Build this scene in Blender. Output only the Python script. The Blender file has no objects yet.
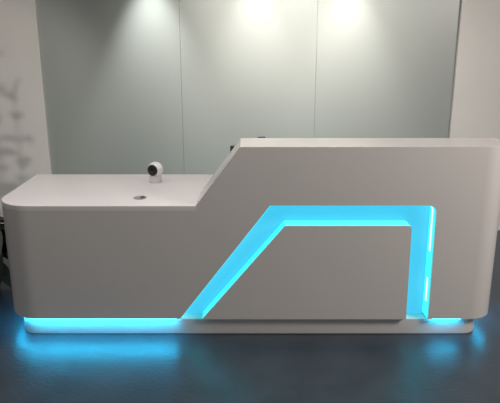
import bpy, bmesh, math, random
from mathutils import Vector, Matrix
random.seed(7)
PI = math.pi
col = bpy.context.scene.collection

# ------------------------------------------------------------------ sizes
D = 3.0857                # front of the desk
WL, WR = -1.395, 1.391    # its two ends
RL, RR = .20, .15         # radii of its rounded ends
YB = D + .748             # back edge of the low counter
DL = .284                 # depth of the raised ledge
HL, HH, HB = .775, 1.093, .1098
T = .10                   # thickness of the front skin = depth of the lit channel
DW = 5.039                # back wall
XL, XR = -1.704, 1.683    # ends of the glass panelling
S1, S2 = -.566, .542      # seams of the glass panelling

# ------------------------------------------------------------------ materials
def mat(name, color, rough=.5, metal=0., spec=.5, coat=0., coat_rough=.05, emit=None, estr=0.):
    m = bpy.data.materials.new(name); m.use_nodes = True
    b = m.node_tree.nodes['Principled BSDF']
    b.inputs['Base Color'].default_value = (*color, 1)
    b.inputs['Roughness'].default_value = rough
    b.inputs['Metallic'].default_value = metal
    b.inputs['Specular IOR Level'].default_value = spec
    b.inputs['Coat Weight'].default_value = coat
    b.inputs['Coat Roughness'].default_value = coat_rough
    if emit:
        b.inputs['Emission Color'].default_value = (*emit, 1)
        b.inputs['Emission Strength'].default_value = estr
    return m

def noisy(m, c1, c2, scale=8., detail=6., bump=0., bscale=60., rough=None):
    nt = m.node_tree; b = nt.nodes['Principled BSDF']
    tc = nt.nodes.new('ShaderNodeTexCoord')
    n = nt.nodes.new('ShaderNodeTexNoise'); n.inputs['Scale'].default_value = scale; n.inputs['Detail'].default_value = detail
    r = nt.nodes.new('ShaderNodeValToRGB')
    r.color_ramp.elements[0].position = .3; r.color_ramp.elements[0].color = (*c1, 1)
    r.color_ramp.elements[1].position = .7; r.color_ramp.elements[1].color = (*c2, 1)
    nt.links.new(tc.outputs['Object'], n.inputs['Vector'])
    nt.links.new(n.outputs['Fac'], r.inputs['Fac'])
    nt.links.new(r.outputs['Color'], b.inputs['Base Color'])
    if rough:
        mr = nt.nodes.new('ShaderNodeMapRange')
        mr.inputs['To Min'].default_value, mr.inputs['To Max'].default_value = rough
        nt.links.new(n.outputs['Fac'], mr.inputs['Value'])
        nt.links.new(mr.outputs['Result'], b.inputs['Roughness'])
    if bump:
        n2 = nt.nodes.new('ShaderNodeTexNoise'); n2.inputs['Scale'].default_value = bscale; n2.inputs['Detail'].default_value = 5
        bp = nt.nodes.new('ShaderNodeBump'); bp.inputs['Strength'].default_value = bump; bp.inputs['Distance'].default_value = .01
        nt.links.new(tc.outputs['Object'], n2.inputs['Vector'])
        nt.links.new(n2.outputs['Fac'], bp.inputs['Height'])
        nt.links.new(bp.outputs['Normal'], b.inputs['Normal'])
    return m

M = {}
M['floor'] = noisy(mat('slate_floor', (.05, .055, .06), .5, spec=.8), (.026, .042, .056), (.040, .060, .079), 5., 8., .2, 45., (.30, .42))
M['wall'] = noisy(mat('painted_wall', (.5, .49, .47), .8), (.74, .715, .67), (.77, .745, .70), 3., 3.)
M['substrate'] = mat('seam_backing', (.3, .3, .29), .8)  # grey backing that shows in the seams between the glass panels
M['glass'] = mat('satin_glass', (.335, .36, .335), .36, coat=.4, coat_rough=.34)
M['base'] = mat('baseboard_paint', (.72, .69, .66), .5)
M['white'] = noisy(mat('gloss_white', (.8, .78, .76), .24, coat=.3, coat_rough=.12), (.735, .70, .665), (.745, .71, .675), 2., 2.)
M['top'] = noisy(mat('counter_white', (.8, .77, .76), .3), (.80, .765, .755), (.81, .775, .765), 2., 2.)
CY = (.07, .63, .98)
M['diffuser'] = mat('lit_acrylic', (.12, .3, .35), .35, emit=CY, estr=.66)
M['rim'] = mat('emissive_channel_wall', (.3, .5, .6), .35, emit=(.03, .90, 1.0), estr=1.0)  # channel side walls: light falling on them is set as emission
M['wall_glint'] = mat('painted_glint', (.6, .7, .7), .3, emit=(.6, 1.0, 1.0), estr=1.6)  # emission painted for the LEDs' reflection
M['led'] = mat('led_tape', (.5, .6, .6), .4, emit=(.02, .55, 1.0), estr=58.)
M['led_side'] = mat('led_tape_soft', (.5, .6, .6), .4, emit=(.02, .55, 1.0), estr=32.)
M['black'] = mat('black_plastic', (.012, .012, .013), .4)
M['lens'] = mat('lens_glass', (.006, .006, .008), .08)
M['camwhite'] = mat('white_plastic', (.82, .81, .81), .3)
M['grommet'] = mat('grey_plastic', (.33, .31, .29), .4)
M['leaf'] = noisy(mat('leaf_green', (.02, .06, .02), .55), (.005, .012, .007), (.009, .021, .010), 9., 3.)
M['stem'] = mat('stem_brown', (.12, .09, .05), .7)
M['pot'] = noisy(mat('pot_glaze', (.1, .1, .1), .5), (.03, .03, .03), (.045, .045, .043), 12., 4.)
M['soil'] = noisy(mat('soil', (.03, .02, .015), .95), (.02, .014, .01), (.05, .035, .025), 40., 5., .6, 60.)

# ------------------------------------------------------------------ helpers
def obj(name, bm, m, parent=None, smooth=False, loc=None):
    bmesh.ops.remove_doubles(bm, verts=bm.verts, dist=1e-5)
    bmesh.ops.recalc_face_normals(bm, faces=bm.faces)
    me = bpy.data.meshes.new(name); bm.to_mesh(me); bm.free()
    me.materials.append(m)
    if smooth:
        me.polygons.foreach_set('use_smooth', [True]*len(me.polygons))
        me.set_sharp_from_angle(angle=math.radians(40))
    o = bpy.data.objects.new(name, me); col.objects.link(o)
    if parent:
        o.parent = parent
        if loc is None:
            me.transform(Matrix.Translation(-parent.location))
    if loc is not None: o.location = loc
    return o

def thing(name, label, cat, loc, group=None):
    o = bpy.data.objects.new(name, None); col.objects.link(o)
    o.location = loc; o['label'] = label; o['category'] = cat
    o.empty_display_size = .1
    return o

def struct(o):
    o['kind'] = 'structure'; return o

def box(bm, x0, x1, y0, y1, z0, z1):
    vs = [bm.verts.new(p) for p in ((x0,y0,z0),(x1,y0,z0),(x1,y1,z0),(x0,y1,z0),(x0,y0,z1),(x1,y0,z1),(x1,y1,z1),(x0,y1,z1))]
    for f in ((0,1,2,3),(4,5,6,7),(0,1,5,4),(1,2,6,5),(2,3,7,6),(3,0,4,7)):
        bm.faces.new([vs[i] for i in f])

def prism_xz(bm, pts, y0, y1):
    a = [bm.verts.new((x, y0, z)) for x, z in pts]; b = [bm.verts.new((x, y1, z)) for x, z in pts]
    bm.faces.new(a); bm.faces.new(b[::-1])
    n = len(pts)
    for i in range(n):
        bm.faces.new((a[i], a[(i+1) % n], b[(i+1) % n], b[i]))

def prism_xy(bm, pts, z0, z1, bev=0.):
    # bev: rounded top edge, built as extra rings pulled inwards
    def ring(off, z):
        n = len(pts); out = []
        for i in range(n):
            p, a, b = Vector(pts[i]), Vector(pts[i-1]), Vector(pts[(i+1) % n])
            d1, d2 = (p-a).normalized(), (b-p).normalized()
            n1, n2 = Vector((-d1.y, d1.x)), Vector((-d2.y, d2.x))
            k = (n1+n2); k = k/max(.3, k.length_squared)*2
            q = p + k*off
            out.append(bm.verts.new((q.x, q.y, z)))
        return out
    rings = [ring(0, z0)]
    if bev:
        for i in range(5):
            a = i/4*PI/2
            rings.append(ring(bev*(1-math.cos(a)), z1-bev+bev*math.sin(a)))
    else:
        rings.append(ring(0, z1))
    n = len(pts)
    for r0, r1 in zip(rings, rings[1:]):
        for i in range(n):
            bm.faces.new((r0[i], r0[(i+1) % n], r1[(i+1) % n], r1[i]))
    bm.faces.new(rings[0][::-1]); bm.faces.new(rings[-1])

def arc(cx, cy, r, a0, a1, n=12):
    return [(cx+r*math.cos(a0+(a1-a0)*i/n), cy+r*math.sin(a0+(a1-a0)*i/n)) for i in range(n+1)]

def lathe(bm, prof, n=40, mtx=None):
    mtx = mtx or Matrix.Identity(4)
    rings = []
    for r, z in prof:
        if r < 1e-6: rings.append([bm.verts.new(mtx @ Vector((0, 0, z)))])
        else: rings.append([bm.verts.new(mtx @ Vector((r*math.cos(2*PI*i/n), r*math.sin(2*PI*i/n), z))) for i in range(n)])
    for a, b in zip(rings, rings[1:]):
        for i in range(n):
            j = (i+1) % n
            if len(a) == 1 and len(b) == 1: continue
            if len(a) == 1: bm.faces.new((a[0], b[i], b[j]))
            elif len(b) == 1: bm.faces.new((a[i], a[j], b[0]))
            else: bm.faces.new((a[i], a[j], b[j], b[i]))

# path of the desk's skin: back left -> rounded end -> front -> rounded end -> back right
s_a = YB - (D+RL)
s_b = s_a + RL*PI/2
s_c = s_b + (WR-RR) - (WL+RL)
s_d = s_c + RR*PI/2
s_e = s_d + YB - (D+RR)
def path(s, off=0.):
    if s <= s_a: return Vector((WL+off, YB-s))
    if s <= s_b:
        a = PI + (s-s_a)/RL; r = RL-off
        return Vector((WL+RL+r*math.cos(a), D+RL+r*math.sin(a)))
    if s <= s_c: return Vector((WL+RL+s-s_b, D+off))
    if s <= s_d:
        a = -PI/2 + (s-s_c)/RR; r = RR-off
        return Vector((WR-RR+r*math.cos(a), D+RR+r*math.sin(a)))
    return Vector((WR-off, D+RR+s-s_d))
def X2S(x): return s_b + x - (WL+RL)

def skin(bm, pts, t, off=0.):
    """pts: outline in (s, z) ; bent along the path and given thickness t"""
    b2 = bmesh.new()
    f = b2.faces.new([b2.verts.new((s, 0, z)) for s, z in pts])
    cuts = [s_a + (s_b-s_a)*i/16 for i in range(17)] + [s_c + (s_d-s_c)*i/16 for i in range(17)]
    for c in cuts:
        bmesh.ops.bisect_plane(b2, geom=b2.verts[:]+b2.edges[:]+b2.faces[:], plane_co=(c, 0, 0), plane_no=(1, 0, 0), dist=1e-6)
    fr, bk = {}, {}
    for v in b2.verts:
        p = path(v.co.x, off); q = path(v.co.x, off+t)
        fr[v] = bm.verts.new((p.x, p.y, v.co.z)); bk[v] = bm.verts.new((q.x, q.y, v.co.z))
    for f in b2.faces:
        bm.faces.new([fr[v] for v in f.verts]); bm.faces.new([bk[v] for v in reversed(f.verts)])
    for e in b2.edges:
        if e.is_boundary:
            a, c = e.verts
            bm.faces.new((fr[a], fr[c], bk[c], bk[a]))
    b2.free()

# ------------------------------------------------------------------ setting
bm = bmesh.new(); box(bm, -4.5, 4.5, -2.5, DW+.15, -.1, 0); struct(obj('floor', bm, M['floor']))
wb = bmesh.new(); box(wb, XL, XR, DW+.012, DW+.15, 0, 2.9); wall_back = struct(obj('wall_back', wb, M['substrate']))
g = .0009
for x0, x1 in ((XL, S1-g), (S1+g, S2-g), (S2+g, XR)):
    bm = bmesh.new(); box(bm, x0, x1, DW, DW+.011, .005, 2.9); obj('glass_panel', bm, M['glass'], wall_back)
bm = bmesh.new(); box(bm, -4.5, XL, DW-.03, DW+.15, 0, 2.9); struct(obj('wall_left', bm, M['wall']))
bm = bmesh.new(); box(bm, XR, 4.5, DW-.03, DW+.15, 0, 2.9); struct(obj('wall_right', bm, M['wall']))
bm = bmesh.new(); box(bm, -4.5, XL, DW-.038, DW-.0302, 0, .018); struct(obj('baseboard_left', bm, M['base']))
bm = bmesh.new(); box(bm, XR, 4.5, DW-.038, DW-.0302, 0, .018); struct(obj('baseboard_right', bm, M['base']))

# ------------------------------------------------------------------ the desk
desk = thing('reception_desk', 'long white reception desk with slanted raised front and glowing cyan outline', 'reception desk', (0, D+.36, 0))
DX0, DX1 = -.289, -.052
ZW = HL-.03
# outline of the cut-out in the front, from its right foot to its left foot
cut = [(1.006, HB)] + arc(1.001-.042, .775-.042, .042, 0, PI/2, 10) + [(.107, .775), (-.395, HB)]
outline = [(0, HB), (0, ZW), (X2S(DX0), ZW), (X2S(DX0), HL), (X2S(DX1), HH), (s_d+DL-RR, HH), (s_d+DL-RR, ZW), (s_e, ZW), (s_e, HB)] + [(X2S(x), z) for x, z in cut]
bm = bmesh.new(); skin(bm, outline, T); obj('front_shell', bm, M['white'], desk, smooth=True)
# low counter, flush with the shell
pts = [(WL, YB)] + arc(WL+RL, D+RL, RL, PI, 1.5*PI, 16) + [(DX0, D), (DX0, D+T+.0005), (WR-T-.001, D+T+.0005), (WR-T-.001, D+DL+.0005), (WR, D+DL+.0005), (WR, YB)]
bm = bmesh.new(); prism_xy(bm, pts, ZW+.0003, HL, .004); obj('counter_top', bm, M['top'], desk, smooth=True)
# raised ledge behind the shell
bm = bmesh.new(); prism_xz(bm, [(DX0+.001, HL+.0005), (DX1, HH-.0006), (WR-T-.0005, HH-.0006), (WR-T-.0005, HL+.0005)], D+T+.0085, D+DL)
prism_xz(bm, [(-.2545, .82), (DX1, HH-.0006), (WR-T-.0005, HH-.0006), (WR-T-.0005, .82)], D+T+.0001, D+T+.0085)
obj('raised_ledge', bm, M['white'], desk)
# plinth
PX0, PX1, PY0, PY1, PR, PZ = -1.322, 1.312, D+.030, YB-.05, .095, .096
pts = [(PX0, PY1)] + arc(PX0+PR, PY0+PR, PR, PI, 1.5*PI, 12) + arc(PX1-PR, PY0+PR, PR, -PI/2, 0, 12) + [(PX1, PY1)]
bm = bmesh.new(); prism_xy(bm, pts, .004, PZ, .004); obj('plinth', bm, M['white'], desk, smooth=True)
pts2 = [(x*.997, D+.36+(y-D-.36)*.985) for x, y in pts]
bm = bmesh.new(); prism_xy(bm, pts2, 0, .0038); obj('plinth_foot', bm, M['black'], desk)
# back of the channel: lit acrylic
bm = bmesh.new(); box(bm, -.255, .868, D+.012, D+T, PZ+.0005, .1076); obj('panel_foot', bm, M['white'], desk)
bm = bmesh.new(); prism_xz(bm, [(1.04, PZ+.0003), (1.04, .80), (.08, .80), (-.445, PZ+.0003)], D+T+.0008, D+T+.008)
o = obj('channel_diffuser', bm, M['diffuser'], desk)
o['label'] = 'glowing cyan backlit channel'
# raised inner panel and its rim, the LED light on it put in as emission
IP = [(-.270, .108), (.189, .661)] + arc(.875-.018, .661-.018, .018, PI/2, 0, 6) + [(.881, .108)]
bm = bmesh.new(); prism_xz(bm, IP, D, D+.012); obj('inner_panel', bm, M['white'], desk)
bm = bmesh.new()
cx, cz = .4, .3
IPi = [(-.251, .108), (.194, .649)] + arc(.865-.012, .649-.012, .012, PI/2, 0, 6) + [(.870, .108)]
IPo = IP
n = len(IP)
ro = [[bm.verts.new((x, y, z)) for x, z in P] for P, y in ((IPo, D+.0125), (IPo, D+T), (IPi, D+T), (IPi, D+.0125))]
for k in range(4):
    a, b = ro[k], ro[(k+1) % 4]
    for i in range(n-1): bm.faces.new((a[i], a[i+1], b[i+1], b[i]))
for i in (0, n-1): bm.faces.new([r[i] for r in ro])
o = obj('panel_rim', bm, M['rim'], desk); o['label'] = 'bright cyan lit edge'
# lining added over the cut-out wall, emissive so the wall looks lit
def lining(name, outer, inner, y0, y1, m, label):
    bm = bmesh.new()
    ro = [[bm.verts.new((x, y, z)) for x, z in P] for P, y in ((outer, y0), (outer, y1), (inner, y1), (inner, y0))]
    for k in range(4):
        a, b = ro[k], ro[(k+1) % 4]
        for i in range(len(outer)-1): bm.faces.new((a[i], a[i+1], b[i+1], b[i]))
    for i in (0, -1): bm.faces.new([q[i] for q in ro])
    o = obj(name, bm, M[m], desk); o['label'] = label
def inset(e):
    return [(1.006-e, HB)] + arc(1.001-.042, .775-.042, .042-e, 0, PI/2, 10) + [(.107+e*.5, .775-e), (-.395+e*1.26, HB)]
lining('added_lining', inset(.0003), inset(.005), D+.014, D+T, 'rim', 'cyan lit wall of the channel')
def wall_glint(z0, z1, corner=False):  # glowing streak added where the right channel wall reflects the LEDs
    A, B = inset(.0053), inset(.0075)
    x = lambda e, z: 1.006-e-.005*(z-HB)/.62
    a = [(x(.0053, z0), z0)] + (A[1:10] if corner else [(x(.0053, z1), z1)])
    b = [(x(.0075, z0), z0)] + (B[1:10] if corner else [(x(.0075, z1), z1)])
    lining('glowing_strip', a, b, D+.040, D+.062, 'wall_glint', 'painted white streak of reflected LED light in the channel')
wall_glint(.50, 0, True); wall_glint(.20, .34)
# light strips under the lip of the shell
def strip(sa, sb, m='led'):
    bm = bmesh.new(); skin(bm, [(sa, HB-.0045), (sb, HB-.0045), (sb, HB-.0003), (sa, HB-.0003)], .011, .008)
    o = obj('glowing_strip', bm, M[m], desk); o['label'] = 'glowing cyan strip under the lip'
strip(.2, s_b-.08, 'led_side'); strip(s_b-.0795, X2S(-.42)); strip(X2S(1.03), X2S(1.19), 'led_side')
strip(s_d-.06, s_e-.1, 'led_side')
# cable grommet
gx, gy = -.616, 3.243
bm = bmesh.new()
lathe(bm, [(.0, HL+.0003), (.036, HL+.0003), (.036, HL+.003), (.033, HL+.0045), (.0, HL+.0045)], 36, Matrix.Translation((gx, gy, 0)))
gro = obj('cable_grommet', bm, M['grommet'], desk, smooth=True, loc=(0, 0, 0)); gro.location = -desk.location; gro['label'] = 'round grey grommet'
bm = bmesh.new()
hp = [(gx+.004+.026*math.cos(a), gy+.026*math.sin(a)) for a in [-PI/2+PI*i/16 for i in range(17)]]
prism_xy(bm, hp, HL+.0046, HL+.0058)
o = obj('cable_slot', bm, M['black'], gro, loc=(0, 0, 0)); o['label'] = 'black slot'

# ------------------------------------------------------------------ small camera on the counter
ccx, ccy = -.585, 3.622
cam_t = thing('desk_camera', 'small round white camera with black face standing on the low counter', 'security camera', (ccx, ccy, HL))
bm = bmesh.new()
lathe(bm, [(0, .0005), (.036, .0005), (.0385, .003), (.038, .036), (.036, .043), (.030, .047), (0, .048)], 40)
obj('base', bm, M['camwhite'], cam_t, smooth=True, loc=(0, 0, 0))
head = Matrix.Translation((0, 0, .0795)) @ Matrix.Rotation(math.radians(-21), 4, 'Z') @ Matrix.Rotation(math.radians(88), 4, 'X')
R = .0475
bm = bmesh.new()
prof = [(0, -R)] + [(R*math.sin(a), -R*math.cos(a)) for a in [PI*i/24 for i in range(1, 19)]] + [(.033, R*.70), (0, R*.70)]
lathe(bm, prof, 48, head)
hd = obj('camera_head', bm, M['camwhite'], cam_t, smooth=True, loc=(0, 0, 0))
bm = bmesh.new(); lathe(bm, [(0, R*.705), (.0345, R*.705), (.0345, R*.74), (.031, R*.82), (.018, R*.90), (0, R*.92)], 40, head)
fp = obj('face_plate', bm, M['black'], hd, smooth=True, loc=(0, 0, 0)); fp['label'] = 'round black face'
bm = bmesh.new(); lathe(bm, [(0, R*.915), (.010, R*.915), (.009, R*.99), (0, R*1.03)], 28, head)
obj('lens', bm, M['lens'], hd, smooth=True, loc=(0, 0, 0))

# ------------------------------------------------------------------ monitor behind the ledge
mon = thing('computer_monitor', 'black computer monitor behind the raised ledge, its left corner peeping past the slant', 'monitor', (.080, 3.639, HL))
mon.rotation_euler.z = math.radians(25)
def mbox(name, x0, x1, y0, y1, z0, z1, parent=mon, m='black'):
    bm = bmesh.new(); box(bm, x0, x1, y0, y1, z0, z1)
    bmesh.ops.bevel(bm, geom=bm.edges[:], offset=.002, segments=2, profile=.5, affect='EDGES')
    return obj(name, bm, M[m], parent, loc=(0, 0, 0))
mbox('housing', -.215, .215, -.012, .012, .035, .239)
mbox('screen', -.205, .205, .0122, .0128+.004, .043, .231, m='lens')
mbox('stand_base', -.09, .09, -.05, .06, .0005, .010)
mbox('stand_neck', -.02, .02, -.022, -.0125, .0105, .14)
wc = thing('webcam', 'tiny black webcam peeping above the rear edge of the raised ledge', 'webcam', (0, 0, 0))
wc.location = mon.matrix_basis @ Vector((-.01, 0, .2393)); wc.rotation_euler.z = mon.rotation_euler.z
bm = bmesh.new(); box(bm, -.026, .026, -.012, .012, .006, .042)
bmesh.ops.bevel(bm, geom=bm.edges[:], offset=.008, segments=3, profile=.5, affect='EDGES'); obj('webcam_body', bm, M['black'], wc, loc=(0, 0, 0))
bm = bmesh.new(); box(bm, -.012, .012, -.012, .012, 0, .0058); obj('clip', bm, M['black'], wc, loc=(0, 0, 0))
bm = bmesh.new(); lathe(bm, [(0, 0), (.008, 0), (.007, .003), (0, .004)], 20, Matrix.Translation((0, .0122, .021)) @ Matrix.Rotation(-PI/2, 4, 'X'))
obj('lens', bm, M['lens'], wc, loc=(0, 0, 0))

# ------------------------------------------------------------------ plant to the left of the desk
PXC, PYC = -1.80, 3.74
plant = thing('potted_plant', 'dark green leafy plant on the floor at the left end of the desk', 'plant', (PXC, PYC, 0))
bm = bmesh.new()
lathe(bm, [(0, 0), (.10, 0), (.11, .01), (.135, .18), (.14, .20), (.125, .20), (.12, .17), (0, .17)], 40)
obj('pot', bm, M['pot'], plant, smooth=True, loc=(0, 0, 0))
bm = bmesh.new(); lathe(bm, [(0, .171), (.119, .171), (.119, .178), (.07, .185), (0, .187)], 32); obj('soil', bm, M['soil'], plant, loc=(0, 0, 0))
def tube(bm, pts, r0, r1, n=8):
    rings = []
    for i, p in enumerate(pts):
        d = (pts[min(i+1, len(pts)-1)] - pts[max(i-1, 0)]).normalized()
        u = d.orthogonal().normalized(); v = d.cross(u)
        r = r0+(r1-r0)*i/(len(pts)-1)
        rings.append([bm.verts.new(p+u*r*math.cos(2*PI*k/n)+v*r*math.sin(2*PI*k/n)) for k in range(n)])
    for a, b in zip(rings, rings[1:]):
        for k in range(n):
            bm.faces.new((a[k], a[(k+1) % n], b[(k+1) % n], b[k]))
    bm.faces.new(rings[0]); bm.faces.new(rings[-1])
def leaf(bm, base, dirv, L, W):
    dirv = dirv.normalized(); side = dirv.cross(Vector((0, 0, 1)))
    side = side.normalized() if side.length > 1e-3 else Vector((1, 0, 0))
    up = side.cross(dirv).normalized()
    N = 9; rows = []
    for i in range(N+1):
        t = i/N
        w = W*math.sin(PI*min(1, t**.8))*.5 + .0012
        c = base + dirv*L*t - Vector((0, 0, 1))*L*.28*t*t
        rows.append([c-side*w+up*w*.35, c, c+side*w+up*w*.35])
    th = up*.0012
    top = [[bm.verts.new(p+th) for p in r] for r in rows]; bot = [[bm.verts.new(p-th) for p in r] for r in rows]
    for i in range(N):
        for k in range(2):
            bm.faces.new((top[i][k], top[i][k+1], top[i+1][k+1], top[i+1][k]))
            bm.faces.new((bot[i][k+1], bot[i][k], bot[i+1][k], bot[i+1][k+1]))
        bm.faces.new((top[i][0], top[i+1][0], bot[i+1][0], bot[i][0]))
        bm.faces.new((top[i][2], bot[i][2], bot[i+1][2], top[i+1][2]))
    bm.faces.new((top[0][0], top[0][1], top[0][2], bot[0][2], bot[0][1], bot[0][0]))
    bm.faces.new((top[N][2], top[N][1], top[N][0], bot[N][0], bot[N][1], bot[N][2]))
sb, lb = bmesh.new(), bmesh.new()
for k, (dx, dy, h, lean) in enumerate(((-.05, 0, 1.62, -.22), (-.03, .05, 1.38, -.12), (-.07, .03, 1.5, -.30), (.04, -.06, .50, .03), (.05, .02, .48, .04), (0, -.07, .52, -.02), (.02, .07, .46, .04))):
    low = h < .7
    P = lambda z: Vector((dx+lean*min(1, (z-.18)/(.35 if low else .5)), dy*(1+(z-.18)/(h-.18)*.5), z))
    pts = [P(.18+(h-.18)*i/10) for i in range(11)]
    tube(sb, pts, .010, .004)
    z = .21 if low else .48
    a = k*1.3
    while z < h:
        L = random.uniform(.23, .31) if low else random.uniform(.19, .25)
        el = random.uniform(-.7, .15) if low else random.uniform(.1, .8)
        if not low and math.cos(a) > 0: L *= .72
        leaf(lb, P(z), Vector((math.cos(a)*math.cos(el), math.sin(a)*math.cos(el), math.sin(el))), L, L*.6)
        a += 2.4+random.uniform(-.3, .3); z += random.uniform(.02, .03) if low else random.uniform(.07, .11)
    if not low: leaf(lb, pts[-1], Vector((.3*math.cos(a), .3*math.sin(a), 1)), .2, .08)
obj('stem', sb, M['stem'], plant, smooth=True, loc=(0, 0, 0))
obj('foliage', lb, M['leaf'], plant, smooth=True, loc=(0, 0, 0))

# ------------------------------------------------------------------ lights of the room, plus an added wall fill
def light(name, kind, loc, target, power, color, **kw):
    l = bpy.data.lights.new(name, kind); l.energy = power; l.color = color
    for k, v in kw.items(): setattr(l, k, v)
    o = bpy.data.objects.new(name, l); col.objects.link(o); o.location = loc
    o.rotation_euler = (Vector(target)-Vector(loc)).to_track_quat('-Z', 'Y').to_euler()
    return o
for i, (x, p, c) in enumerate(((-.79, 132, (1, 1, .98)), (.03, 54, (1, .96, .92)), (.80, 70, (1, .955, .91)))):
    light('wall_washer', 'SPOT', (x, DW-.24, 2.42), (x, DW-.06, .9), p, c, spot_size=math.radians(54), spot_blend=1., shadow_soft_size=.035)
light('added_wall_fill', 'AREA', (.34, DW-.85, 2.75), (.34, DW, 1.45), 20, (1, .925, .87), spread=1.5, shape='RECTANGLE', size=1.3, size_y=.12)  # unseen area light added for the broad warm glow on the glass
light('ceiling_panel', 'AREA', (-.85, 2.95, 2.9), (-.85, 2.95, 0), 21, (1, .945, .915), spread=2.3, shape='RECTANGLE', size=2.6, size_y=1.2)
light('right_lamp', 'AREA', (2.9, 1.7, 2.4), (1.2, 4.0, .7), 58, (1, .925, .875), shape='DISK', size=.9)
light('left_lamp', 'SPOT', (-1.95, .9, 1.95), (-2.45, DW, 1.0), 115, (1, .95, .88), spot_size=math.radians(40), spot_blend=.6, shadow_soft_size=.08)
w = bpy.data.worlds.new('room'); bpy.context.scene.world = w; w.use_nodes = True
bg = w.node_tree.nodes['Background']; bg.inputs['Color'].default_value = (1, .97, .93, 1); bg.inputs['Strength'].default_value = .145

# ------------------------------------------------------------------ camera
F, TH, YAW = 600.3, .273, 0
c = bpy.data.cameras.new('camera'); cam = bpy.data.objects.new('camera', c); col.objects.link(cam)
c.sensor_fit = 'HORIZONTAL'; c.sensor_width = 36; c.lens = F/500*36
cam.location = (0, 0, 1.6627); cam.rotation_euler = (PI/2-TH, 0, YAW)
sc = bpy.context.scene; sc.camera = cam
sc.view_settings.view_transform = 'Standard'; sc.view_settings.look = 'None'
sc.view_settings.exposure = 0; sc.view_settings.gamma = 1; sc.view_settings.use_curve_mapping = False
